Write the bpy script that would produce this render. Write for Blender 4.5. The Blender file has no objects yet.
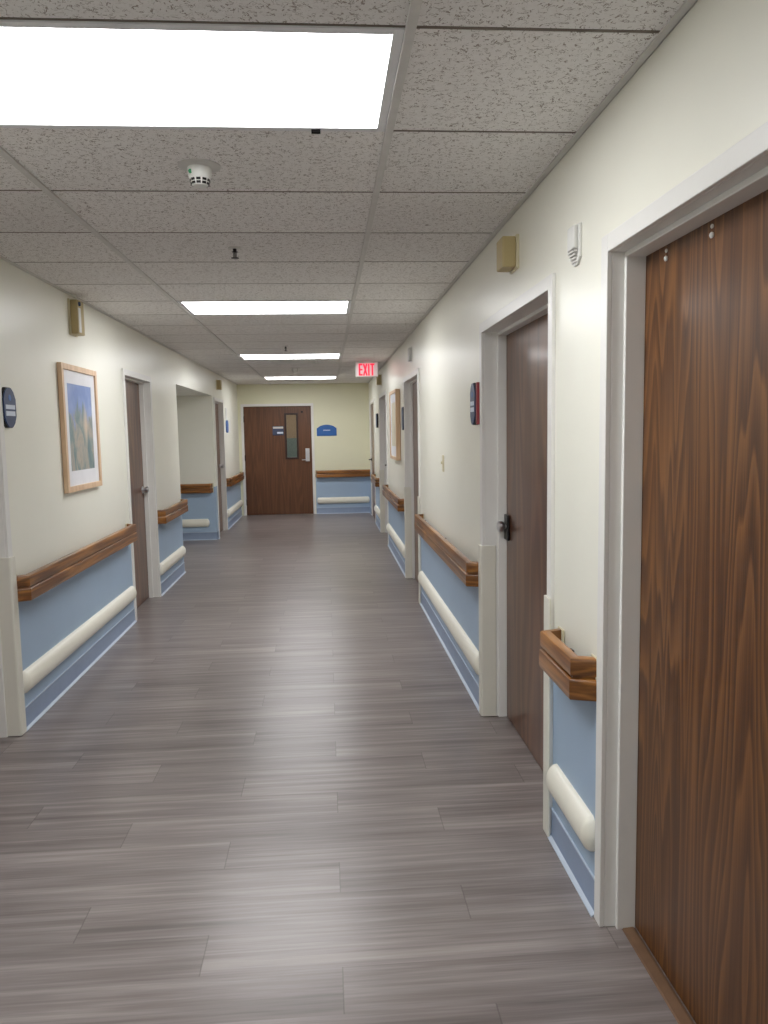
import bpy, bmesh, math
from mathutils import Vector, Matrix
PI = math.pi
C = bpy.context.scene.collection
XL, XR, YF, H = -1.622, 0.816, 14.70, 2.44
YB = -4.0
TB = 0.214            # right main tee
Y0 = 1.855            # tile row 0
F_PX = 777.5

# ------------------------------------------------------------------ materials
def lin(c):
    return tuple(((v/255)/12.92 if v/255 <= .04045 else ((v/255+.055)/1.055)**2.4) for v in c) + (1,)
class N:
    def __init__(s, name):
        s.m = bpy.data.materials.new(name); s.m.use_nodes = True
        s.t = s.m.node_tree; s.b = s.t.nodes['Principled BSDF']
    def n(s, ty, **kw):
        o = s.t.nodes.new(ty)
        for k, v in kw.items():
            if k in o.inputs.keys(): s.l(v, o.inputs[k])
            else: setattr(o, k, v)
        return o
    def l(s, a, inp):
        if hasattr(a, 'is_output'): s.t.links.new(a, inp)
        else: inp.default_value = a
    def math(s, op, a, b=0.0, c=None):
        o = s.t.nodes.new('ShaderNodeMath'); o.operation = op
        s.l(a, o.inputs[0]); s.l(b, o.inputs[1])
        if c is not None: s.l(c, o.inputs[2])
        return o.outputs[0]
    def obj(s):
        return s.n('ShaderNodeTexCoord').outputs['Object']
    def scale(s, v, sc, loc=(0,0,0)):
        o = s.t.nodes.new('ShaderNodeMapping'); s.l(v, o.inputs['Vector'])
        o.inputs['Scale'].default_value = sc; o.inputs['Location'].default_value = loc
        return o.outputs[0]
    def noise(s, v, scale=1, detail=2, rough=.5, dist=0):
        o = s.t.nodes.new('ShaderNodeTexNoise'); s.l(v, o.inputs['Vector'])
        o.inputs['Scale'].default_value = scale; o.inputs['Detail'].default_value = detail
        o.inputs['Roughness'].default_value = rough; o.inputs['Distortion'].default_value = dist
        return o.outputs['Fac']
    def ramp(s, f, stops):
        o = s.t.nodes.new('ShaderNodeValToRGB'); s.l(f, o.inputs[0])
        e = o.color_ramp.elements
        while len(e) < len(stops): e.new(.5)
        for q, (p, c) in zip(e, stops): q.position = p; q.color = c
        return o.outputs[0]
    def mix(s, f, a, b, bt='MIX'):
        o = s.t.nodes.new('ShaderNodeMix'); o.data_type = 'RGBA'; o.blend_type = bt
        s.l(f, o.inputs[0]); s.l(a, o.inputs[6]); s.l(b, o.inputs[7])
        return o.outputs[2]
    def bump(s, h, strength=.2, dist=.002):
        o = s.t.nodes.new('ShaderNodeBump'); s.l(h, o.inputs['Height'])
        o.inputs['Strength'].default_value = strength; o.inputs['Distance'].default_value = dist
        s.l(o.outputs[0], s.b.inputs['Normal'])
    def set(s, **kw):
        for k, v in kw.items(): s.l(v, s.b.inputs[k.replace('_', ' ')])
        return s.m

def plain(name, rgb, rough=.5, metal=0.0, var=.04, vs=6.0, spec=.5):
    """paint / plastic: base colour with faint procedural mottling and fine orange-peel"""
    q = N(name); v = q.obj(); c = lin(rgb)
    f = q.noise(v, vs, 3, .6)
    a = tuple(x*(1-var) for x in c[:3])+(1,); b = tuple(min(1, x*(1+var)) for x in c[:3])+(1,)
    q.set(Base_Color=q.ramp(f, [(.3, a), (.7, b)]), Roughness=rough, Metallic=metal)
    q.b.inputs['Specular IOR Level'].default_value = spec
    q.bump(q.noise(v, 260, 2, .5), .06, .0008)
    return q.m

def wood(name, dark, mid, light, rough, ys=3.2, zs=.42, rings=58, axis='z', coat=0.0, fib=.35, rw=.42, bw=.42, saw=False):
    """contour lines of a stretched noise field: cathedral grain"""
    q = N(name); v = q.obj()
    if axis == 'y': sc = (2.2, zs, ys); fs = (14, 4, 190)
    else: sc = (ys*.3, ys, zs); fs = (40, 210, 3.0)
    n = q.noise(q.scale(v, sc, (3.1, 1.7, .6)), 1.0, 2.2, .42, .15)
    if saw:
        r = q.math('FRACT', q.math('MULTIPLY', n, rings/6.283))
        r = q.math('MULTIPLY', r, q.math('MINIMUM', 1.0, q.math('MULTIPLY', q.math('SUBTRACT', 1.0, r), 6.0)))
    else:
        r = q.math('SINE', q.math('MULTIPLY', n, rings)); r = q.math('MULTIPLY_ADD', r, .5, .5)
    r = q.math('POWER', r, 1.5)
    fb = q.noise(q.scale(v, fs), 1.0, 3, .65)
    big = q.noise(q.scale(v, tuple(k*1.5 for k in sc), (9, 4, 2)), 1.0, 2, .5)
    t = q.math('ADD', q.math('MULTIPLY', r, rw), q.math('MULTIPLY', fb, fib))
    t = q.math('ADD', t, q.math('ADD', q.math('MULTIPLY', q.math('SUBTRACT', big, .5), bw), .21))
    col = q.ramp(t, [(.22, lin(dark)), (.5, lin(mid)), (.86, lin(light))])
    q.set(Base_Color=col, Roughness=rough)
    q.b.inputs['Coat Weight'].default_value = coat; q.b.inputs['Coat Roughness'].default_value = .16
    if axis != 'y': q.bump(fb, .10, .0005)
    return q.m

M = {}
M['wall'] = plain('cream_wall_paint', (240, 239, 227), .34, var=.015, vs=2, spec=.5)
M['far_wall'] = plain('yellow_cream_wall_paint', (230, 228, 200), .5, var=.015, vs=2)  # yellower and slightly darker than the side walls
M['frame'] = plain('white_frame_enamel', (234, 233, 229), .35, var=.02)
M['guard'] = plain('ivory_vinyl', (228, 226, 214), .45, var=.015)
M['bumper'] = plain('cream_vinyl', (243, 240, 226), .38, var=.015)
M['blue'] = plain('blue_vinyl_wainscot', (166, 188, 212), .45, var=.02, vs=3)
M['base'] = plain('slate_blue_vinyl_base', (142, 158, 184), .42, var=.04, vs=9)
M['base_edge'] = plain('pale_blue_edge_highlight', (185, 198, 214), .4)  # paler than the base: painted highlight along its top edge and toe
M['grid'] = plain('grey_painted_grid', (208, 206, 202), .5, var=.05, vs=14)
M['soot'] = plain('dark_soot', (12, 11, 11), 1.0, spec=0)
M['tee'] = plain('grimy_cross_tee', (112, 102, 92), .7, var=.2, vs=9)  # dark colour takes in tile-edge shadow as well as joint grime
M['plenum'] = plain('dark_plenum', (30, 28, 26), .9)
M['fixture'] = plain('white_fixture_enamel', (225, 226, 228), .4)
M['rail'] = wood('oak_handrail', (58, 28, 8), (120, 74, 28), (172, 116, 54), .32, ys=13, zs=.7, rings=40, axis='y', coat=.3, rw=.30, fib=.5)
M['walnut'] = wood('walnut_door_veneer', (34, 17, 8), (88, 53, 25), (130, 86, 45), .36, ys=5.0, zs=.30, rings=170, coat=.08, rw=.46, fib=.48, bw=.12, saw=True)
M['brown'] = wood('brown_door_veneer', (78, 47, 30), (100, 64, 44), (118, 80, 56), .34, ys=3.5, zs=.4, rings=60, coat=.25)
M['far_door'] = wood('brown_far_door_veneer', (76, 45, 25), (94, 58, 34), (112, 72, 44), .42, ys=5, zs=.3, rings=80, rw=.25, fib=.5)
M['pine'] = wood('pale_maple_frame', (206, 170, 136), (224, 192, 158), (236, 208, 178), .4, ys=8, zs=1, rings=30, rw=.2)
M['chrome'] = plain('brushed_chrome', (215, 215, 218), .3, 1.0)
M['black'] = plain('black_metal', (28, 24, 24), .35, .3)
M['navy'] = plain('navy_sign_plastic', (38, 62, 104), .35)
M['slate'] = plain('slate_sign_plastic', (62, 70, 96), .35)
M['blue_sign'] = plain('blue_sign_plastic', (44, 98, 170), .35)
M['pale'] = plain('pale_lettering', (214, 222, 236), .5)
M['red'] = plain('red_sign_plastic', (146, 52, 60), .4)
M['beige'] = plain('beige_plastic', (182, 164, 118), .45)
M['white'] = plain('white_plastic', (226, 226, 222), .4)
M['cream_p'] = plain('cream_plastic', (216, 208, 178), .4)
M['green'] = plain('green_dot', (50, 150, 100), .5)
M['dark_blue'] = plain('dark_blue_lens', (36, 60, 96), .2)
M['mat'] = plain('white_mat_board', (228, 228, 232), .7)
M['threshold'] = plain('brown_threshold_strip', (112, 84, 62), .55, var=.12, vs=18)
M['dark_frame'] = plain('dark_brown_moulding', (48, 24, 16), .4)
M['room_tan'] = plain('tan_room_paint', (176, 150, 126), .7)
M['room_green'] = plain('grey_green_room_paint', (122, 140, 140), .7)

def glass():
    q = N('clear_glass'); q.b.inputs['Transmission Weight'].default_value = 1
    q.set(Base_Color=(.9, .95, .93, 1), Roughness=.03); q.b.inputs['IOR'].default_value = 1.45
    return q.m
M['glass'] = glass()

def emit(name, rgb, strength):
    m = bpy.data.materials.new(name); m.use_nodes = True
    b = m.node_tree.nodes['Principled BSDF']
    b.inputs['Base Color'].default_value = ((.35, .02, .03, 1) if 'red' in name else (.8, .8, .8, 1))
    b.inputs['Emission Color'].default_value = rgb+(1,); b.inputs['Emission Strength'].default_value = strength
    return m
LAMP = 9.0
M['lamp'] = emit('lit_acrylic_diffuser', (.985, .99, 1.0), LAMP)
M['exit_red'] = emit('lit_red_letters', (1.0, .015, .06), .75)
M['exit_face'] = emit('lit_pale_sign_face', (1.0, .55, .6), .10)

def ceiling_mat():
    q = N('fissured_acoustic_tile'); v = q.obj()
    w = q.noise(v, 38, 2, .5, 1.6)
    line = q.math('LESS_THAN', q.math('ABSOLUTE', q.math('SUBTRACT', w, .5)), .022)
    mask = q.math('GREATER_THAN', q.noise(v, 55, 1, .5), .49)
    fis = q.math('MULTIPLY', line, mask)
    pin = q.math('GREATER_THAN', q.noise(v, 240, 1, .5), .70)
    d = q.math('MAXIMUM', fis, q.math('MULTIPLY', pin, .45))
    c0 = q.ramp(q.noise(v, 90, 4, .7), [(.3, lin((236, 233, 230))), (.7, lin((245, 243, 241)))])
    # row-to-row tone of separate tiles
    sx = q.n('ShaderNodeSeparateXYZ'); q.l(v, sx.inputs[0])
    ix = q.math('FLOOR', q.math('DIVIDE', q.math('SUBTRACT', sx.outputs[0], TB), 1.22))
    iy = q.math('FLOOR', q.math('DIVIDE', q.math('SUBTRACT', sx.outputs[1], Y0), .61))
    cb = q.n('ShaderNodeCombineXYZ'); q.l(ix, cb.inputs[0]); q.l(iy, cb.inputs[1])
    wn = q.n('ShaderNodeTexWhiteNoise'); q.l(cb.outputs[0], wn.inputs['Vector'])
    tone = q.ramp(wn.outputs['Value'], [(0, (.9, .9, .9, 1)), (1, (1, 1, 1, 1))])
    c0 = q.mix(1.0, c0, tone, 'MULTIPLY')
    q.set(Base_Color=q.mix(d, c0, lin((158, 149, 142))), Roughness=.85)
    q.bump(q.math('SUBTRACT', 1.0, d), .5, .003)
    return q.m
M['tile'] = ceiling_mat()

def floor_mat():
    q = N('grey_wood_look_vinyl_plank'); v = q.obj()
    s = q.n('ShaderNodeSeparateXYZ'); q.l(v, s.inputs[0]); X, Y = s.outputs[0], s.outputs[1]
    PW = .183
    ry = q.math('DIVIDE', q.math('SUBTRACT', Y, 2.46-PW*30), PW)
    r = q.math('FLOOR', ry); fy = q.math('FRACT', ry)
    rx = q.math('DIVIDE', q.math('ADD', q.math('SUBTRACT', X, .01-122), q.math('MULTIPLY', r, 1.22/3)), 1.22)
    cx = q.math('FLOOR', rx); fx = q.math('FRACT', rx)
    cb = q.n('ShaderNodeCombineXYZ'); q.l(r, cb.inputs[0]); q.l(cx, cb.inputs[1])
    wn = q.n('ShaderNodeTexWhiteNoise'); q.l(cb.outputs[0], wn.inputs['Vector'])
    off = q.n('ShaderNodeVectorMath', operation='SCALE'); q.l(wn.outputs['Color'], off.inputs[0]); off.inputs['Scale'].default_value = 40
    av = q.n('ShaderNodeVectorMath', operation='ADD'); q.l(v, av.inputs[0]); q.l(off.outputs[0], av.inputs[1])
    pv = av.outputs[0]
    g1 = q.noise(q.scale(pv, (1.2, 30, 1)), 1, 4, .6, .2)
    g2 = q.noise(q.scale(pv, (2.6, 120, 1)), 1, 3, .6)
    g3 = q.noise(q.scale(pv, (.9, 7, 1)), 1, 2, .5)
    t = q.math('ADD', q.math('MULTIPLY', g1, .55), q.math('MULTIPLY', g2, .25))
    t = q.math('ADD', t, q.math('MULTIPLY', g3, .3))
    t = q.math('ADD', t, q.math('MULTIPLY', q.math('SUBTRACT', wn.outputs['Value'], .5), .035))
    col = q.ramp(t, [(.36, lin((98, 89, 87))), (.55, lin((130, 121, 119))), (.74, lin((164, 155, 152)))])
    ex = q.math('LESS_THAN', q.math('MINIMUM', fx, q.math('SUBTRACT', 1.0, fx)), .0016)
    ey = q.math('LESS_THAN', q.math('MINIMUM', fy, q.math('SUBTRACT', 1.0, fy)), .0055)
    e = q.math('MAXIMUM', q.math('MULTIPLY', ex, .38), q.math('MULTIPLY', ey, .06))
    q.set(Base_Color=q.mix(e, col, lin((52, 44, 42))), Roughness=q.math('MULTIPLY_ADD', g2, .10, .25))
    q.b.inputs['Specular IOR Level'].default_value = .5
    q.b.inputs['Specular IOR Level'].default_value = .62
    q.bump(q.math('SUBTRACT', g2, e), .08, .0008)
    return q.m
M['floor'] = floor_mat()

def art_mat(name, kind):
    q = N(name); v = q.obj()
    s = q.n('ShaderNodeSeparateXYZ'); q.l(v, s.inputs[0])
    f = q.noise(q.scale(v, (1, 7, 4)), 1, 4, .6, .8)
    if kind == 0:
        g = q.ramp(f, [(.3, lin((92, 122, 130))), (.45, lin((128, 146, 146))), (.58, lin((178, 168, 156))), (.75, lin((112, 132, 118)))])
        sky = q.ramp(q.noise(q.scale(v, (1, 6, 6)), 1, 2, .5), [(.35, lin((110, 136, 192))), (.7, lin((150, 168, 208)))])
        z = q.math('ADD', s.outputs[2], q.math('MULTIPLY', q.math('SUBTRACT', f, .5), .7))
        k = q.n('ShaderNodeMapRange'); q.l(z, k.inputs[0]); k.inputs[1].default_value = .07; k.inputs[2].default_value = .14
        c = q.mix(k.outputs[0], g, sky)
        # sandy upright shape on the right
        yy = q.math('ABSOLUTE', q.math('SUBTRACT', s.outputs[1], .10))
        zz = q.math('ABSOLUTE', q.math('SUBTRACT', s.outputs[2], .02))
        w = q.math('ADD', q.math('MULTIPLY', yy, 9.0), q.math('MULTIPLY', zz, 3.6))
        w = q.math('ADD', w, q.math('MULTIPLY', f, .7))
        k2 = q.n('ShaderNodeMapRange'); q.l(w, k2.inputs[0]); k2.inputs[1].default_value = 1.0; k2.inputs[2].default_value = .5
        c = q.mix(k2.outputs[0], c, lin((206, 188, 168)))
    else:
        c = q.ramp(f, [(.3, lin((196, 186, 160))), (.55, lin((214, 206, 184))), (.75, lin((186, 184, 172)))])
    q.set(Base_Color=c, Roughness=.35)
    return q.m
M['art'] = art_mat('watercolour_print', 0)
M['art2'] = art_mat('pale_print', 1)

# ------------------------------------------------------------------ mesh helpers
def box(bm, x0, x1, y0, y1, z0, z1):
    v = [bm.verts.new((x, y, z)) for x in (x0, x1) for y in (y0, y1) for z in (z0, z1)]
    for f in ((0, 1, 3, 2), (4, 6, 7, 5), (0, 4, 5, 1), (2, 3, 7, 6), (0, 2, 6, 4), (1, 5, 7, 3)):
        bm.faces.new([v[i] for i in f])
def prism(bm, pts, axis, a, b):
    """extrude closed 2D outline pts along axis from a to b"""
    def P(p, t):
        return {'x': (t, p[0], p[1]), 'y': (p[0], t, p[1]), 'z': (p[0], p[1], t)}[axis]
    A = [bm.verts.new(P(p, a)) for p in pts]; B = [bm.verts.new(P(p, b)) for p in pts]
    n = len(pts)
    bm.faces.new(A); bm.faces.new(B[::-1])
    for i in range(n): bm.faces.new((A[i], B[i], B[(i+1) % n], A[(i+1) % n]))
def lathe(bm, prof, n=24, axis='z', c=(0, 0, 0)):
    """prof list of (r, t) along axis; closed with caps"""
    rings = []
    for r, t in prof:
        ring = []
        for i in range(n):
            a = 2*PI*i/n; u, w = r*math.cos(a), r*math.sin(a)
            p = {'z': (u, w, t), 'x': (t, u, w), 'y': (u, t, w)}[axis]
            ring.append(bm.verts.new((p[0]+c[0], p[1]+c[1], p[2]+c[2])))
        rings.append(ring)
    bm.faces.new(rings[0]); bm.faces.new(rings[-1][::-1])
    for a, b in zip(rings, rings[1:]):
        for i in range(n): bm.faces.new((a[i], b[i], b[(i+1) % n], a[(i+1) % n]))
def mk(name, fill, mat, parent=None, bevel=0.0, smooth=False, loc=None, rot=0.0, segs=2):
    bm = bmesh.new(); fill(bm); bmesh.ops.recalc_face_normals(bm, faces=bm.faces[:])
    me = bpy.data.meshes.new(name); bm.to_mesh(me); bm.free()
    o = bpy.data.objects.new(name, me); C.objects.link(o)
    me.materials.append(mat)
    if smooth:
        for p in me.polygons: p.use_smooth = True
        me.set_sharp_from_angle(angle=math.radians(38))
    if bevel:
        m = o.modifiers.new('bevel', 'BEVEL'); m.width = bevel; m.segments = segs; m.limit_method = 'ANGLE'; m.angle_limit = math.radians(40)
    if parent: o.parent = parent
    if loc: o.location = loc
    o.rotation_euler.z = rot
    return o
def structure(o): o['kind'] = 'structure'; return o
def tag(o, label, cat, group=None):
    o['label'] = label; o['category'] = cat
    if group: o['group'] = group
    return o
def empty(name, loc, rot=0.0):
    o = bpy.data.objects.new(name, None); C.objects.link(o); o.location = loc; o.rotation_euler.z = rot
    o.empty_display_size = .1
    return o
def on(side, y, z, d=0.0):
    """location + rotation for a wall-mounted thing. local x = out of the wall, local y = viewer's right"""
    if side == 'L': return (XL+d, y, z), 0.0
    if side == 'R': return (XR-d, y, z), PI
    if side == 'F': return (y, YF-d, z), -PI/2       # y is world X here
    if side == 'A': return (y, 11.42-d, z), -PI/2

# ------------------------------------------------------------------ openings (inner reveal Y range)
ZT = 2.02
R_OPEN = [(1.00, 2.195), (2.785, 3.985), (6.80, 7.95), (10.42, 11.70), (13.08, 14.16)]
L_OPEN = [(2.80, 4.00), (6.50, 7.405), (11.62, 12.52)]
ALC = (8.74, 11.42, 2.085)
G = .012

def wall_fill(openings, x0, x1, extra=None):
    def f(bm):
        cuts = sorted([(a-G, b+G, ZT+G) for a, b in openings] + ([extra] if extra else []))
        y = YB
        for a, b, zt in cuts:
            box(bm, x0, x1, y, a, 0, H+.25)
            box(bm, x0, x1, a, b, zt, H+.25)
            y = b
        box(bm, x0, x1, y, YF, 0, H+.25)
    return f
structure(mk('floor', lambda b: box(b, -4.2, 2.0, YB-.2, YF+3.2, -.1, 0), M['floor']))
structure(mk('wall_right', wall_fill(R_OPEN, XR, XR+.2), M['wall']))
structure(mk('wall_left', wall_fill(L_OPEN, XL-.2, XL, ALC), M['wall']))
DX0, DX1, DZ = -1.522, -.268, 2.033       # far door opening in X
def far_fill(bm):
    box(bm, -4.2, DX0-G, YF, YF+.16, 0, H+.25); box(bm, DX1+G, 1.6, YF, YF+.16, 0, H+.25)
    box(bm, DX0-G, DX1+G, YF, YF+.16, DZ+G, H+.25)
structure(mk('wall_far', far_fill, M['far_wall']))
structure(mk('wall_near', lambda b: box(b, -4.2, 1.6, YB-.16, YB, 0, H+.25), M['wall']))
# alcove: side room off the left wall
def alc_fill(bm):
    box(bm, XL-1.5, XL-.2, ALC[1], ALC[1]+.15, 0, H+.25)
    box(bm, XL-1.5, XL-.2, ALC[0]-.15, ALC[0], 0, H+.25)
    box(bm, XL-1.65, XL-1.5, ALC[0]-.15, ALC[1]+.15, 0, H+.25)
structure(mk('wall_alcove', alc_fill, M['wall']))
structure(mk('ceiling_alcove', lambda b: box(b, XL-1.5, XL-.2, ALC[0], ALC[1], ALC[2]+.0, ALC[2]+.1), M['wall']))
structure(mk('ceiling_upper', lambda b: box(b, -4.2, 1.6, YB-.16, YF+3.2, H+.25, H+.35), M['plenum']))

# ------------------------------------------------------------------ ceiling
LAMPS = [0, 6, 12, 18]
def tiles(bm):
    kmin = math.floor((YB-Y0)/.61); kmax = math.ceil((YF-Y0)/.61)
    g = .006
    for k in range(kmin, kmax):
        a, b = max(YB, Y0+.61*k), min(YF, Y0+.61*(k+1))
        if b-a < .02: continue
        for x0, x1, lampbay in ((XL, TB-1.22, 0), (TB-1.22, TB, 1), (TB, XR, 0)):
            if lampbay and k in LAMPS+[-6]: continue
            box(bm, x0+.004, x1-.004, a+g, b-g, H-.001, H+.015)
structure(mk('ceiling', tiles, M['tile'], bevel=.0025, segs=1))
structure(mk('trim_1', lambda b: [box(b, x-.012, x+.012, YB, YF, H-.009, H+.03) for x in (TB-1.22, TB)], M['grid'], bevel=.001))
structure(mk('trim_2', lambda b: [box(b, x0, x1, YB, YF, H-.006, H+.0) or box(b, w0, w1, YB, YF, H-.006, H+.02)
    for x0, x1, w0, w1 in ((XL, XL+.022, XL, XL+.002), (XR-.022, XR, XR-.002, XR))], M['grid']))
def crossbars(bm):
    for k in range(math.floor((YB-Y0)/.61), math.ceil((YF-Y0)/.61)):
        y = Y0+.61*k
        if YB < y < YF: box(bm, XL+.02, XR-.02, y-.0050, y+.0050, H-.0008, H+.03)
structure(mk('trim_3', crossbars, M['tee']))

def ceiling_light(k, label):
    cy = Y0+.61*(k+.5); cx = TB-.61
    t = empty('ceiling_light', (cx, cy, H)); tag(t, label, 'ceiling light', 'recessed fluorescent panels down the middle of the ceiling')
    def fr(b):
        w, l, f = .5975, .303, .026
        for x0, x1, y0, y1 in ((-w, -w+f, -l, l), (w-f, w, -l, l), (-w+f, w-f, -l, -l+f), (-w+f, w-f, l-f, l)):
            box(b, x0, x1, y0, y1, -.005, .03)
        box(b, -w, w, -l, l, .075, .08)
        box(b, -w, -w+.004, -l, l, .03, .075); box(b, w-.004, w, -l, l, .03, .075)
    mk('light_frame', fr, M['fixture'], t, bevel=.0015)
    mk('diffuser', lambda b: box(b, -.572, .572, -.279, .279, .001, .006), M['lamp'], t)
    if k == 0:
        mk('latch', lambda b: box(b, .375, .402, .286, .300, -.014, -.004), M['soot'], t)
    return t
for k, lab in zip(LAMPS, ['largest and nearest lit white ceiling panel, cut off at the left edge of the photo',
                          'second lit white ceiling panel, over the corridor level with the doorway beyond the framed picture',
                          'third lit white ceiling panel, short strip just left of the red exit sign',
                          'farthest and thinnest lit white ceiling panel, just before the end wall']):
    ceiling_light(k, lab)
# the fixtures that hang behind the photographer
for k in (-6,):
    a = bpy.data.lights.new('ceiling_panel_lamp', 'AREA'); a.shape = 'RECTANGLE'; a.size = 1.144; a.size_y = .558
    a.color = (.985, .99, 1.0); a.energy = LAMP*PI*1.144*.558/1.0
    o = bpy.data.objects.new('ceiling_panel_lamp', a); C.objects.link(o)
    o.location = (TB-.61, Y0+.61*(k+.5), H+.001)

def smoke_detector(x, y, label, detailed):
    t = empty('smoke_detector', (x, y, H)); tag(t, label, 'smoke detector')
    mk('base_plate', lambda b: lathe(b, [(.072, 0), (.072, -.004), (.058, -.009)], 32), M['grid'], t, smooth=True)
    mk('housing', lambda b: lathe(b, [(.040, -.008), (.040, -.03), (.034, -.046), (.029, -.064), (.024, -.068)], 32), M['white'], t, smooth=True)
    if detailed:
        def slots(b):
            for i in range(10):
                a = 2*PI*(i+.5)/10
                for z0, z1, rr in ((-.055, -.047, .0322), (-.065, -.0575, .0293)):
                    m = Matrix.Rotation(a, 4, 'Z'); n0 = len(b.verts)
                    box(b, rr-.003, rr+.0014, -.0072, .0072, z0, z1)
                    b.verts.ensure_lookup_table()
                    for v in b.verts[n0:]: v.co = m @ v.co
        mk('sensing_slots', slots, M['black'], t)
        mk('indicator_dot', lambda b: lathe(b, [(.007, -.003), (.007, .003)], 16, 'y', (-.026, -.030, -.028)), M['green'], t)
    return t
smoke_detector(-.407, 2.79, 'white smoke detector with a green dot hanging below the nearest light panel', True)
smoke_detector(-.41, 11.15, 'small white smoke detector on the ceiling between the two farthest light panels', False)

def sprinkler(x, y, label):
    t = empty('sprinkler', (x, y, H)); tag(t, label, 'sprinkler')
    mk('escutcheon', lambda b: lathe(b, [(.034, .0), (.032, -.004), (.014, -.007)], 24), M['grid'], t, smooth=True)
    def body(b):
        lathe(b, [(.009, -.006), (.009, -.022), (.005, -.024)], 12)
        box(b, -.008, -.005, -.003, .003, -.050, -.020); box(b, .005, .008, -.003, .003, -.050, -.020)
        box(b, -.014, .014, -.003, .003, -.024, -.020); lathe(b, [(.003, -.022), (.003, -.052)], 10)
    mk('sprinkler_body', body, M['black'], t)
    mk('deflector', lambda b: lathe(b, [(.019, -.050), (.019, -.0525)], 20), M['black'], t)
sprinkler(-.424, 3.97, 'dark metal sprinkler head hanging between the nearest and second light panels')
sprinkler(-.40, 8.35, 'dark metal sprinkler head hanging just before the third light panel')
def vent(b):
    box(b, -.28, .28, -.28, -.25, -.008, 0); box(b, -.28, .28, .25, .28, -.008, 0)
    box(b, -.28, -.25, -.25, .25, -.008, 0); box(b, .25, .28, -.25, .25, -.008, 0)
    for i in range(9):
        y = -.22+i*.055; prism(b, [(y-.018, -.002), (y+.014, -.012), (y+.016, -.009), (y-.016, 0)], 'x', -.25, .25)
o = mk('air_vent', vent, M['grid']); o.location = (-.396, Y0+.61*13.5, H-.001)
tag(o, 'grey louvred air vent in the ceiling right behind the third light panel', 'air vent')

# ------------------------------------------------------------------ doors
def frame_fill(w, zt, depth, stop0, stop1, face=.05, proud=.015, th=.011):
    def f(b):
        h = w/2
        for s in (-1, 1):
            def bx(x0, x1, a, c, z0, z1): box(b, x0, x1, min(s*a, s*c), max(s*a, s*c), z0, z1)
            bx(0.0, proud, h, h+face, 0, zt+face)
            bx(-depth, .0, h, h+th, 0, zt+th)
            bx(stop1, stop0, h-.016, h, 0, zt)
        box(b, 0, proud, -h, h, zt, zt+face)
        box(b, -depth, 0, -h, h, zt, zt+th)
        box(b, stop1, stop0, -h+.016, h-.016, zt-.016, zt)
    return f
def lever(side, kind):
    """handle on local door face: origin at rose centre, x out of the door, lever along s*y"""
    def f(b):
        s = side
        lathe(b, [(.032, 0), (.032, .006), (.026, .011)], 24, 'x')
        lathe(b, [(.011, .008), (.011, .052)], 16, 'x')
        if kind == 'lever':
            pts = [(.060, -.010*s), (.046, -.012*s), (.040, .0), (.040, .095*s), (.047, .108*s), (.054, .108*s), (.060, .09*s)]
            prism(b, [(p[0], p[1]) for p in pts], 'z', -.009, .009)
        else:
            lathe(b, [(.014, .02), (.026, .030), (.031, .040), (.029, .052), (.016, .058)], 24, 'x')
    return f
def door(n, side, a, c, recess, mat, stop=-.048, handle_end='far', kind='lever', plate=False, metal='chrome'):
    y = (a+c)/2; w = c-a
    loc, rot = on(side, y, 0)
    d = mk(f'door_{n}', lambda b: box(b, -recess-.044, -recess, -w/2+.004, w/2-.004, .006, ZT-.004), mat, loc=loc, rot=rot, bevel=.002)
    structure(d)
    mk('door_frame', frame_fill(w, ZT, max(recess+.045, .15), stop, -recess+.0) if recess > .06 else
       frame_fill(w, ZT, .15, -recess-.046, -recess-.08), M['frame'], d, bevel=.0025)
    # local +y is world +Y on the left wall and -Y on the right wall
    far = 1 if side == 'L' else -1
    s = far if handle_end == 'far' else -far
    hy = s*(w/2-(.048 if plate else .068))
    h = mk('door_handle', lever(-s, kind), M[metal], d, smooth=True); h.location = (-recess, hy, 1.03)
    if plate:
        p = mk('lock_plate', lambda b: box(b, 0, .014, -.038, .038, -.066, .066), M['black'], d, bevel=.004); p.location = (-recess, hy, 1.025)
    return d
d1 = door(1, 'R', *R_OPEN[0], .092, M['walnut'], stop=-.034, handle_end='near')
for yy, zz in ((.449, 1.970), (.204, 1.970)):
    def dots(b, yy=yy, zz=zz):
        lathe(b, [(.0045, -.092), (.0055, -.089), (.003, -.087)], 12, 'x', (0, -yy, zz+.020))
        lathe(b, [(.0065, -.092), (.0075, -.088), (.004, -.085)], 12, 'x', (0, -yy, zz))
    mk('adhesive_dots', dots, M['white'], d1, smooth=True)
door(2, 'R', *R_OPEN[1], .113, M['brown'], stop=-.068, kind='knob', plate=True)
door(3, 'R', *R_OPEN[2], .072, M['brown'], metal='black', handle_end='near')
door(4, 'R', *R_OPEN[3], .113, M['brown'], metal='black')
door(5, 'R', *R_OPEN[4], .004, M['brown'], metal='black')
door(6, 'L', *L_OPEN[0], .113, M['brown'])
door(7, 'L', *L_OPEN[1], .088, M['brown'], kind='knob')
door(8, 'L', *L_OPEN[2], .062, M['brown'], stop=-.03, kind='knob')
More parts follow.
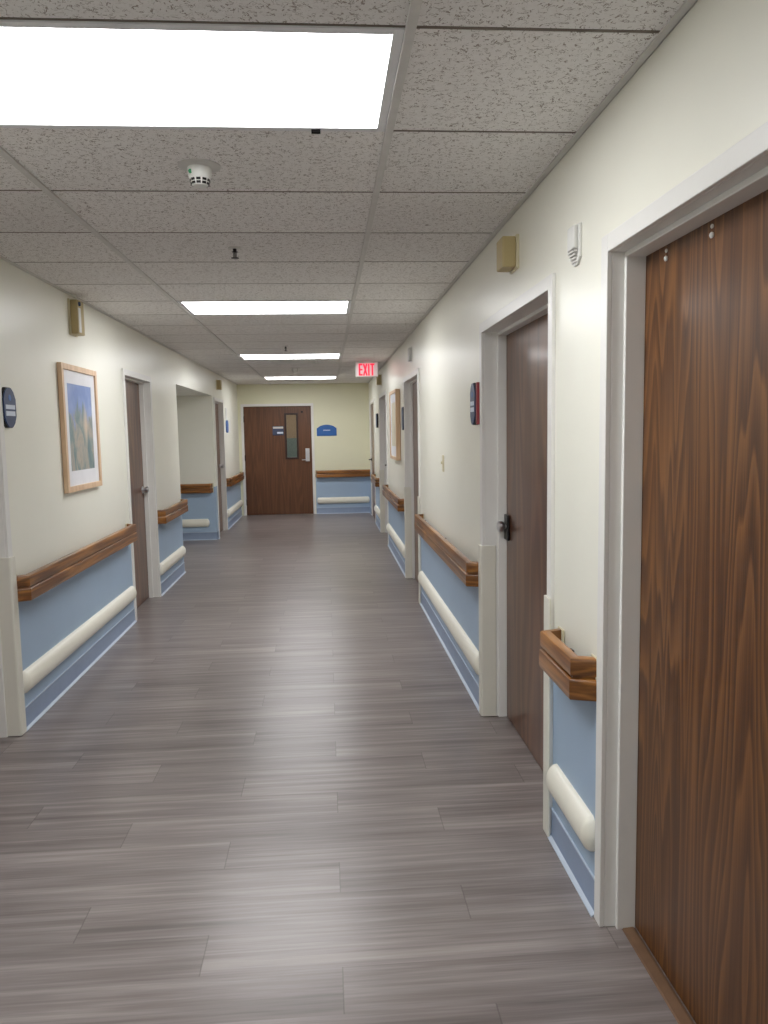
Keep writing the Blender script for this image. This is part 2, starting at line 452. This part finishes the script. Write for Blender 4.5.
# far door, wide, with a narrow window
fx = (DX0+DX1)/2; fw = DX1-DX0
def fdoor(b):
    # slab with a window slot: local y = world X, slot centre
    a0, a1, z0, z1 = -.734-fx, -.549-fx, 1.077, 1.869
    x0, x1 = -.058, -.014; h = fw/2-.004
    box(b, x0, x1, -h, a0, .006, DZ-.004); box(b, x0, x1, a1, h, .006, DZ-.004)
    box(b, x0, x1, a0, a1, .006, z0); box(b, x0, x1, a0, a1, z1, DZ-.004)
d9 = structure(mk('door_9', fdoor, M['far_door'], loc=(fx, YF, 0), rot=-PI/2))
mk('door_frame', frame_fill(fw, DZ, .15, -.06, -.09, face=.045), M['frame'], d9, bevel=.0025)
def lite(b):
    a0, a1, z0, z1, t = -.734-fx, -.549-fx, 1.077, 1.869, .034
    for q in ((a0-t, a0, z0-t, z1+t), (a1, a1+t, z0-t, z1+t), (a0, a1, z0-t, z0), (a0, a1, z1, z1+t)):
        box(b, -.0135, -.002, *q)
mk('window_moulding', lite, M['dark_frame'], d9, bevel=.003)
mk('window_pane', lambda b: box(b, -.04, -.034, -.734-fx, -.549-fx, 1.077, 1.869), M['glass'], d9)
def flock(b):
    box(b, -.014, .014, -.038, .038, -.05, .19); box(b, .012, .018, -.018, .018, .10, .15)
pl = mk('keypad_lock', flock, M['chrome'], d9, bevel=.006); pl.location = (0, fw/2-.085, 1.05)
h = mk('door_handle', lever(-1, 'lever'), M['chrome'], d9, smooth=True); h.location = (.002, fw/2-.085, 1.03)
for z in (.25, 1.08, 1.80):
    hg = mk('hinge', lambda b: lathe(b, [(.011, -.055), (.011, .055)], 12), M['black'], d9); hg.location = (-.006, -fw/2+.002, z)
mk('door_closer_pin', lambda b: lathe(b, [(.018, 0), (.018, .02), (.01, .026)], 16, 'x', (-.014, fw/2-.17, 1.92)), M['black'], d9)
# dim room seen through the narrow window
structure(mk('wall_back_room', lambda b: [box(b, -4.2, 1.6, YF+2.6, YF+2.7, 0, H+.25), box(b, -3.0, -2.9, YF+.16, YF+2.6, 0, H+.25), box(b, .6, .7, YF+.16, YF+2.6, 0, H+.25)], M['room_tan']))
structure(mk('trim_4', lambda b: box(b, -2.9, .6, YF+2.585, YF+2.6, 0, 1.42), M['room_green']))
a = bpy.data.lights.new('back_room_lamp', 'AREA'); a.shape = 'RECTANGLE'; a.size = 1.1; a.size_y = .5; a.energy = 9; a.color = (1, .95, .85)
o = bpy.data.objects.new('back_room_lamp', a); C.objects.link(o); o.location = (-.8, YF+1.4, H+.1)

# door sign on the far door + blue arched sign
def arch(w, h, rise, n=10):
    pts = [(-w/2, -h/2), (w/2, -h/2), (w/2, h/2-rise)]
    for i in range(n+1):
        t = i/n; y = w*.36*(1-2*t); pts.append((y, h/2-rise*.25 - rise*.4*(2*t-1)**2 + rise*.15))
    pts.append((-w/2, h/2-rise)); return pts
t = empty('door_sign', (-.888, YF+.014, 1.578), -PI/2); tag(t, 'small navy and white notice plate on the brown door at the corridor end', 'sign')
mk('sign_plate', lambda b: box(b, 0, .006, -.104, .104, -.085, .085), M['slate'], t, bevel=.003)
mk('label_strip', lambda b: box(b, .006, .008, -.095, .095, .04, .075), M['grid'], t)
mk('label_strip', lambda b: box(b, .006, .008, -.02, .09, -.055, -.022), M['pale'], t)
t = empty('wall_sign', (.015, YF, 1.575), -PI/2); tag(t, 'bright blue arched sign on the end wall right of the brown door', 'sign')
mk('sign_plate', lambda b: prism(b, arch(.37, .215, .075), 'x', 0, .012), M['blue_sign'], t, bevel=.002)
mk('sign_lettering', lambda b: [box(b, .012, .0135, -.06+i*.022, -.045+i*.022, -.012, .006) for i in range(6)], M['pale'], t)

# ------------------------------------------------------------------ wainscot and base
def along(side, spans, d0, d1, z0, z1):
    def f(b):
        for a, c in spans:
            if side == 'L': box(b, XL+d0, XL+d1, a, c, z0, z1)
            else: box(b, XR-d1, XR-d0, a, c, z0, z1)
    return f
FO = .05
RS = [(YB, R_OPEN[0][0]-FO)] + [(R_OPEN[i][1]+FO, R_OPEN[i+1][0]-FO) for i in range(4)] + [(R_OPEN[4][1]+FO, YF)]
LS = [(YB, L_OPEN[0][0]-FO), (L_OPEN[0][1]+FO, L_OPEN[1][0]-FO), (L_OPEN[1][1]+FO, ALC[0]), (ALC[1]+.0, L_OPEN[2][0]-FO), (L_OPEN[2][1]+FO, YF)]
WT = .775
structure(mk('trim_5', along('R', RS, 0, .003, 0, WT), M['blue']))
structure(mk('trim_6', along('L', LS, 0, .003, 0, WT), M['blue']))
structure(mk('trim_7', lambda b: box(b, DX1+.045+.01, XR-.003, YF-.003, YF, 0, WT), M['blue']))
structure(mk('trim_8', lambda b: [box(b, XL-1.5, XL, ALC[1]-.003, ALC[1], 0, WT), box(b, XL-1.5, XL-1.497, ALC[0], ALC[1], 0, WT)], M['blue']))
def base_fill(side, spans):
    def f(b):
        for a, c in spans:
            pts = [(0, .002), (.020, .002), (.020, .0045), (.012, .008), (.008, .018), (.007, .110), (.003, .114), (0, .114)]
            if side == 'L': prism(b, [(XL+p, z) for p, z in pts], 'y', a, c)
            elif side == 'R': prism(b, [(XR-p, z) for p, z in pts], 'y', a, c)
            elif side == 'F': prism(b, [(YF-p, z) for p, z in pts], 'x', a, c)
            elif side == 'A': prism(b, [(ALC[1]-p, z) for p, z in pts], 'x', a, c)
    return f
def edge_fill(side, spans):
    """top edge and toe of the vinyl base, coloured pale for the light they catch"""
    def f(b):
        for a, c in spans:
            for pts in ([(0, .111), (.009, .111), (.009, .116), (0, .116)], [(.006, 0), (.023, 0), (.023, .004), (.014, .010), (.010, .012), (.006, .012)]):
                if side == 'L': prism(b, [(XL+p, z) for p, z in pts], 'y', a, c)
                elif side == 'R': prism(b, [(XR-p, z) for p, z in pts], 'y', a, c)
                elif side == 'F': prism(b, [(YF-p, z) for p, z in pts], 'x', a, c)
                elif side == 'A': prism(b, [(ALC[1]-p, z) for p, z in pts], 'x', a, c)
    return f
for side, nm, sp in (('R', 'right', RS), ('L', 'left', LS), ('F', 'far', [(DX1+.055, XR-.02)]), ('A', 'alcove', [(XL-1.5, XL)])):
    bb = structure(mk('baseboard_'+nm, base_fill(side, sp), M['base'], smooth=True))
    mk('base_edge', edge_fill(side, sp), M['base_edge'], bb)

# ------------------------------------------------------------------ handrails
PROF = [(.034, .135), (.012, .135), (.006, .133), (.0035, .129), (.0035, .082), (.006, .078), (.013, .076), (.013, .070),
        (.004, .068), (.0008, .065), (0, .060), (0, .010), (.003, .003), (.010, 0), (.034, 0)]
def rail_fill(length, ret0=True, ret1=True, dep=.085, splay=.03):
    h = length/2
    path = []
    if ret0: path.append((0.0, -h-splay))
    path += [(dep, -h), (dep, h)]
    if ret1: path.append((0.0, h+splay))
    def f(b):
        n = len(path); rows = []
        def nrm(p, q):     # inward (towards wall / centre) normal of segment
            dx, dy = q[0]-p[0], q[1]-p[1]; l = math.hypot(dx, dy); return (-dy/l, dx/l)
        for i, p in enumerate(path):
            ns = []
            if i > 0: ns.append(nrm(path[i-1], p))
            if i < n-1: ns.append(nrm(p, path[i+1]))
            if len(ns) == 2:
                m = (ns[0][0]+ns[1][0], ns[0][1]+ns[1][1]); dd = (m[0]*ns[0][0]+m[1]*ns[0][1]); m = (m[0]/dd, m[1]/dd)
            else:
                m = ns[0]
                if i in (0, n-1) and abs(p[0]) < 1e-6:   # stay on the wall plane
                    m = (0.0, 1/m[1] if abs(m[1]) > 1e-3 else 1.0)
            rows.append([b.verts.new((p[0]+m[0]*o, p[1]+m[1]*o, z-.0675)) for o, z in PROF])
        k = len(PROF)
        for A, B in zip(rows, rows[1:]):
            for i in range(k): b.faces.new((A[i], B[i], B[(i+1) % k], A[(i+1) % k]))
        b.faces.new(rows[0]); b.faces.new(rows[-1][::-1])
    return f
def handrail(side, a, c, label, ret0=True, ret1=True, z=.757, brackets=None):
    loc, rot = on(side, (a+c)/2, z)
    L = c-a
    t = empty('handrail', loc, rot); tag(t, label, 'handrail', 'oak handrails along the corridor walls')
    mk('rail', rail_fill(L, ret0, ret1), M['rail'], t, smooth=True)
    nb = brackets or max(2, round(L/.8))
    for i in range(nb):
        y = -L/2+.12+(L-.24)*i/(nb-1)
        mk('bracket', lambda b, y=y: box(b, 0.001, .052, y-.016, y+.016, -.04, .03), M['black'], t, bevel=.004)
    for s, r in ((-1, ret0), (1, ret1)):
        if r: mk('end_plate', lambda b, s=s: box(b, .0032, .008, min(s*(L/2+.036), s*(L/2-.03)), max(s*(L/2+.036), s*(L/2-.03)), -.066, .071), M['cream_p'], t, bevel=.002)
    return t
HR = [('R', 2.288, 2.632, 'short oak handrail on the right between the two nearest brown doors'),
      ('R', 4.080, 6.540, 'long oak handrail on the right wall running under the light switch'),
      ('R', 8.090, 10.32, 'oak handrail on the right wall below the framed picture seen edge-on'),
      ('R', 11.83, 12.97, 'small oak handrail far right, between the last two doorways before the end wall'),
      ('L', 4.075, 6.345, 'long oak handrail on the left wall below the framed watercolour'),
      ('L', 7.500, 8.690, 'short oak handrail on the left wall just before the alcove'),
      ('L', 12.66, 14.63, 'small oak handrail on the left wall between the last doorway and the end wall'),
      ('A', XL-1.40, XL-.06, 'oak handrail inside the alcove, facing down the corridor'),
      ('F', -.188, .81, 'oak handrail on the end wall right of the brown door')]
for s, a, c, lab in HR: handrail(s, a, c, lab, ret1=(s != 'F'))

def bumper(side, a, c, label, z=.25):
    loc, rot = on(side, (a+c)/2, z); L = c-a
    t = empty('bumper_rail', loc, rot); tag(t, label, 'bumper rail', 'cream wall bumpers below the handrails')
    hh, dd, cap = .060, .040, .035
    def sect(s, y, b):
        return [b.verts.new((.003+max(0, dd*s*math.cos(u))**1.0, y, hh*s*math.sin(u))) for u in [(-PI/2+PI*i/12) for i in range(13)]]
    def body(b):
        A = sect(1, -L/2+cap, b); B = sect(1, L/2-cap, b)
        for i in range(12): b.faces.new((A[i], B[i], B[i+1], A[i+1]))
        b.faces.new((A[0], A[12], B[12], B[0])); b.faces.new(A); b.faces.new(B[::-1])
    mk('cover', body, M['bumper'], t, smooth=True)
    for sg in (-1, 1):
        def capf(b, sg=sg):
            prev = None; first = None
            for j in range(6):
                ph = (PI/2)*j/5*.985
                R_ = sect(math.cos(ph)*1.012, sg*(L/2-cap+cap*math.sin(ph)), b)
                if prev:
                    for i in range(12): b.faces.new((prev[i], R_[i], R_[i+1], prev[i+1]))
                    b.faces.new((prev[0], prev[12], R_[12], R_[0]))
                else: b.faces.new(R_)
                prev = R_
            b.faces.new(prev)
        mk('end_cap', capf, M['bumper'], t, smooth=True)
BR = [('R', 2.262, 2.712, 'short cream bumper rail low on the wall between the two nearest right-hand doors'),
      ('R', 4.060, 6.72, 'long cream bumper rail on the right wall under the long oak handrail'),
      ('R', 8.04, 10.34, 'cream bumper rail low on the right wall beneath the picture seen edge-on'),
      ('R', 11.79, 12.99, 'small cream bumper rail between the last two doorways on the right'),
      ('L', 4.070, 6.435, 'long cream bumper rail on the left wall below the framed watercolour'),
      ('L', 7.480, 8.70, 'short cream bumper rail on the left wall just before the alcove'),
      ('L', 12.60, 14.66, 'small cream bumper rail on the left wall next to the end wall'),
      ('A', XL-1.48, XL-.10, 'cream bumper rail inside the alcove facing down the corridor'),
      ('F', -.198, .80, 'cream bumper rail on the end wall beside the brown door')]
for s, a, c, lab in BR: bumper(s, a, c, lab)

# ------------------------------------------------------------------ corner guards (L-shaped, wrapping the frame corner)
def guard(side, yedge, into, label, top=.955, reveal=.062):
    """into = +1 when the wall continues towards +Y from the opening edge"""
    loc, rot = on(side, yedge, 0)
    sg = into if side == 'L' else -into        # local y direction of the wall run
    def f(b):
        t = .009; p = .0155
        # outline in local (x out, y along): wraps from the wall face round into the reveal
        o = [(p, sg*.060), (p+t-.003, sg*.060), (p+t, sg*.054), (p+t, -sg*.002), (p+t-.004, -sg*(t-.002)), (p+t-.010, -sg*t),
             (-reveal+.02, -sg*t), (-reveal+.017, -sg*(t-.003)), (-reveal+.017, -sg*.0005), (p, -sg*.0005)]
        prism(b, o, 'z', .004, top)
    o = mk('corner_guard', f, M['guard'], loc=loc, rot=rot, bevel=.0015)
    tag(o, label, 'corner guard', 'ivory corner guards on the door frames')
guard('R', 3.985, 1, 'ivory corner guard on the far side of the second doorway on the right', top=.925, reveal=.075)
guard('R', 2.785, -1, 'narrow ivory corner guard left of the short nearest oak handrail on the right', top=.915)
guard('R', 7.95, 1, 'ivory corner guard on the far side of the third right-hand doorway')
guard('R', 6.80, -1, 'ivory corner guard at the far end of the long right handrail')
guard('L', 4.00, 1, 'ivory corner guard at the left edge of the photo under the blue octagonal sign', top=.93, reveal=.09)
guard('R', 11.70, 1, 'small ivory corner guard on the far side of the fourth right-hand doorway')

# ------------------------------------------------------------------ pictures
def picture(side, y, z, w, h, dep, fwid, mw, art, label):
    loc, rot = on(side, y, z)
    t = empty('framed_picture', loc, rot); tag(t, label, 'picture')
    def fr(b):
        for y0, y1, z0, z1 in ((-w/2, -w/2+fwid, -h/2, h/2), (w/2-fwid, w/2, -h/2, h/2), (-w/2+fwid, w/2-fwid, -h/2, -h/2+fwid), (-w/2+fwid, w/2-fwid, h/2-fwid, h/2)):
            box(b, .002, dep, y0, y1, z0, z1)
    mk('frame', fr, M['pine'], t, bevel=.002)
    def mat(b):
        a, c = w/2-fwid, h/2-fwid; x0, x1 = .004, dep-.012
        for y0, y1, z0, z1 in ((-a, -a+mw, -c, c), (a-mw, a, -c, c), (-a+mw, a-mw, -c, -c+mw*1.15), (-a+mw, a-mw, c-mw, c)):
            box(b, x0, x1, y0, y1, z0, z1)
    mk('mat_board', mat, M['mat'], t)
    mk('print', lambda b: box(b, .003, dep-.014, -w/2+fwid+mw, w/2-fwid-mw, -h/2+fwid+mw*1.15, h/2-fwid-mw), art, t)
picture('L', 5.285, 1.583, .73, .80, .030, .036, .082, M['art'], 'framed blue and green watercolour in a pale wood frame on the left wall')
picture('R', 8.93, 1.60, .84, .78, .052, .035, .10, M['art2'], 'pale framed picture seen edge-on on the right wall')

# ------------------------------------------------------------------ room signs
def octo(w, h, c):
    a, b = w/2, h/2
    return [(-a, -b+c*1.1), (-a+c*.45, -b+c*.4), (-a+c, -b), (a-c, -b), (a-c*.45, -b+c*.4), (a, -b+c*1.1),
            (a, b-c*1.1), (a-c*.45, b-c*.4), (a-c, b), (-a+c, b), (-a+c*.45, b-c*.4), (-a, b-c*1.1)]
def room_sign(side, y, z, label, w=.20, h=.205, dep=.022, red=False, strips=True, c=.045):
    loc, rot = on(side, y, z)
    t = empty('room_sign', loc, rot); tag(t, label, 'sign')
    mk('sign_back', lambda b: prism(b, octo(w, h, c), 'x', 0, dep-.006), M['black'], t)
    mk('sign_face', lambda b: prism(b, octo(w-.006, h-.006, c-.001), 'x', dep-.006, dep), M['navy'], t, bevel=.0015)
    if strips:
        for z0, z1 in ((-.008, .014), (-.042, -.018)):
            s = mk('label_strip', lambda b, z0=z0, z1=z1: box(b, dep, dep+.0015, -w*.36, w*.36, z0, z1), M['pale'], t)
        mk('emblem', lambda b: lathe(b, [(.016, dep), (.016, dep+.001)], 20, 'x', (0, 0, .05)), M['blue_sign'], t)
    if red: mk('red_plate', lambda b: box(b, 0, dep*.8, w/2+.002, w/2+.032, -h/2+.002, h/2-.002), M['red'], t, bevel=.002)
room_sign('L', 4.125, 1.683, 'navy octagonal room sign with two white label strips near the left edge', w=.158, c=.052)
room_sign('R', 4.18, 1.668, 'navy room sign with a red plate beside the second right-hand doorway', w=.135, h=.225, dep=.026, red=True)
room_sign('R', 8.12, 1.66, 'dark room sign on the right wall beside the third doorway', w=.16, h=.24, dep=.02, strips=False)
room_sign('R', 12.2, 1.70, 'small blue room sign between the last two doorways on the right', w=.2, h=.22, dep=.03, strips=False)
t = empty('room_sign', *on('L', 12.98, 1.655)); tag(t, 'small bright blue sign below a pale plate on the far left wall', 'sign')
mk('sign_face', lambda b: prism(b, octo(.2, .20, .05), 'x', 0, .02), M['blue_sign'], t)
mk('pale_plate', lambda b: box(b, 0, .008, -.09, .09, .115, .30), M['white'], t, bevel=.002)

# ------------------------------------------------------------------ wall devices
def call_light(side, y, z, label, w=.115, h=.125, dep=.07, big=False):
    t = empty('call_light', *on(side, y, z)); tag(t, label, 'call light', 'nurse call lights high on the walls')
    mk('back_plate', lambda b: box(b, 0, .012, -w/2-.006, w/2+.006, -h/2-.006, h/2+.006), M['cream_p'], t, bevel=.002)
    mk('lens_box', lambda b: box(b, .012, dep, -w/2, w/2, -h/2, h/2), M['beige'], t, bevel=.006)
    if big:
        mk('white_stripe', lambda b: box(b, dep-.002, dep+.004, -w/2+.01, -w/2+.05, -h/2+.01, h/2-.05), M['white'], t, bevel=.002)
        mk('indicator', lambda b: lathe(b, [(.015, dep-.002), (.012, dep+.010)], 16, 'x', (0, -w/2+.03, h/2-.025)), M['dark_blue'], t, smooth=True)
    return t
call_light('R', 3.32, 2.262, 'square beige call light on the right wall above the second doorway')
call_light('L', 5.27, 2.295, 'tall beige box with a dark blue lens, high on the left wall above the watercolour', w=.13, h=.215, dep=.06, big=True)
call_light('L', 12.0, 2.27, 'small beige call light on the left wall above the last doorway', h=.14)
call_light('R', 11.3, 2.27, 'small beige call light high on the right wall just past the exit sign', h=.14)
t = empty('call_light', *on('R', 7.35, 2.24)); tag(t, 'thin grey box high on the right wall above the third doorway', 'call light', 'nurse call lights high on the walls')
mk('back_plate', lambda b: box(b, 0, .006, -.06, .06, -.07, .07), M['white'], t, bevel=.002)
mk('lens_box', lambda b: box(b, .006, .03, -.05, .05, -.06, .06), M['grid'], t, bevel=.004)
# white wall alarm
t = empty('wall_alarm', *on('R', 2.50, 2.108)); tag(t, 'white pointed-bottom alarm box high on the wall between the two nearest right-hand doors', 'alarm')
mk('back_plate', lambda b: prism(b, [(-.042, .062), (.042, .062), (.042, -.042), (.016, -.062), (-.016, -.062), (-.042, -.042)], 'x', 0, .010), M['white'], t, bevel=.003)
mk('housing', lambda b: prism(b, [(-.034, .058), (.034, .058), (.034, -.015), (-.034, -.015)], 'x', .010, .025), M['white'], t, bevel=.004)
def louv(b):
    for i in range(4):
        z = -.021-i*.010; wv = .031-i*.0045
        box(b, .010, .024-i*.003, -wv, wv, z-.0033, z+.0025)
mk('speaker_louvres', louv, M['grid'], t)
# light switch
t = empty('light_switch', *on('R', 5.41, 1.30)); tag(t, 'cream light switch plate on the right wall above the long handrail', 'light switch')
mk('switch_plate', lambda b: box(b, 0, .006, -.037, .037, -.058, .058), M['cream_p'], t, bevel=.003)
mk('toggle', lambda b: box(b, .006, .018, -.006, .006, -.004, .014), M['cream_p'], t, bevel=.002)
# exit sign
t = empty('exit_sign', (.545, 10.15, H)); tag(t, 'lit red and white EXIT sign hanging from the ceiling at far right', 'exit sign')
mk('canopy', lambda b: box(b, -.06, .06, -.03, .03, -.022, .0), M['white'], t, bevel=.004)
mk('housing', lambda b: box(b, -.145, .145, -.02, .02, -.205, -.022), M['white'], t, bevel=.006)
mk('sign_face', lambda b: box(b, -.135, .135, -.0225, -.0195, -.197, -.032), M['exit_face'], t)
def letters(b):
    y0, y1 = -.0255, -.0220; h0, h1 = -.190, -.039; s = .019; W = .048
    def stroke(xa, za, xb, zb, t=s):
        dx, dz = xb-xa, zb-za; l = math.hypot(dx, dz); nx, nz = -dz/l*t/2, dx/l*t/2
        prism(b, [(xa+nx, za+nz), (xb+nx, zb+nz), (xb-nx, zb-nz), (xa-nx, za-nz)], 'y', y0, y1)
    x = -.104
    stroke(x+s/2, h0, x+s/2, h1)
    for z in (h0+s/2, (h0+h1)/2, h1-s/2): stroke(x+s, z, x+W, z)
    x += .058
    stroke(x+.005, h0, x+W-.002, h1); stroke(x+.005, h1, x+W-.002, h0)
    x += .062
    stroke(x+s/2, h0, x+s/2, h1)
    x += .028
    stroke(x, h1-s/2, x+W+.006, h1-s/2); stroke(x+W/2+.003, h0, x+W/2+.003, h1-s)
mk('exit_lettering', letters, M['exit_red'], t)

# threshold strips
o = mk('threshold_strip', lambda b: prism(b, [(XR+.050, .001), (XR+.054, .005), (XR+.083, .007), (XR+.091, .003), (XR+.091, .001)], 'y', 1.002, 2.178), M['threshold'])
tag(o, 'worn brown threshold strip on the floor along the nearest walnut door', 'threshold strip')

# ------------------------------------------------------------------ world, camera, colour
w = bpy.data.worlds.new('world'); bpy.context.scene.world = w; w.use_nodes = True
w.node_tree.nodes['Background'].inputs[0].default_value = (.02, .02, .02, 1)
w.node_tree.nodes['Background'].inputs[1].default_value = .3
f, hc, yaw, pit, rol = F_PX, 1.529, .0724, .1031, -.0174
cy, sy, cp, sp = math.cos(yaw), math.sin(yaw), math.cos(pit), math.sin(pit)
F = Vector((sy*cp, cy*cp, -sp)); R0 = Vector((cy, -sy, 0)); U0 = R0.cross(F)
R_ = R0*math.cos(rol)+U0*math.sin(rol); U_ = -R0*math.sin(rol)+U0*math.cos(rol)
cam = bpy.data.cameras.new('camera'); co = bpy.data.objects.new('camera', cam); C.objects.link(co)
cam.sensor_fit = 'HORIZONTAL'; cam.sensor_width = 36; cam.lens = f/768*36; cam.clip_start = .05
co.matrix_world = Matrix(((R_.x, U_.x, -F.x, 0), (R_.y, U_.y, -F.y, 0), (R_.z, U_.z, -F.z, hc), (0, 0, 0, 1)))
sc = bpy.context.scene; sc.camera = co
sc.view_settings.view_transform = 'Standard'; sc.view_settings.look = 'None'
sc.view_settings.gamma = 1; sc.view_settings.use_curve_mapping = False
sc.view_settings.exposure = 0.85
sc.cycles.use_denoising = True
sc.cycles.max_bounces = 10; sc.cycles.diffuse_bounces = 7
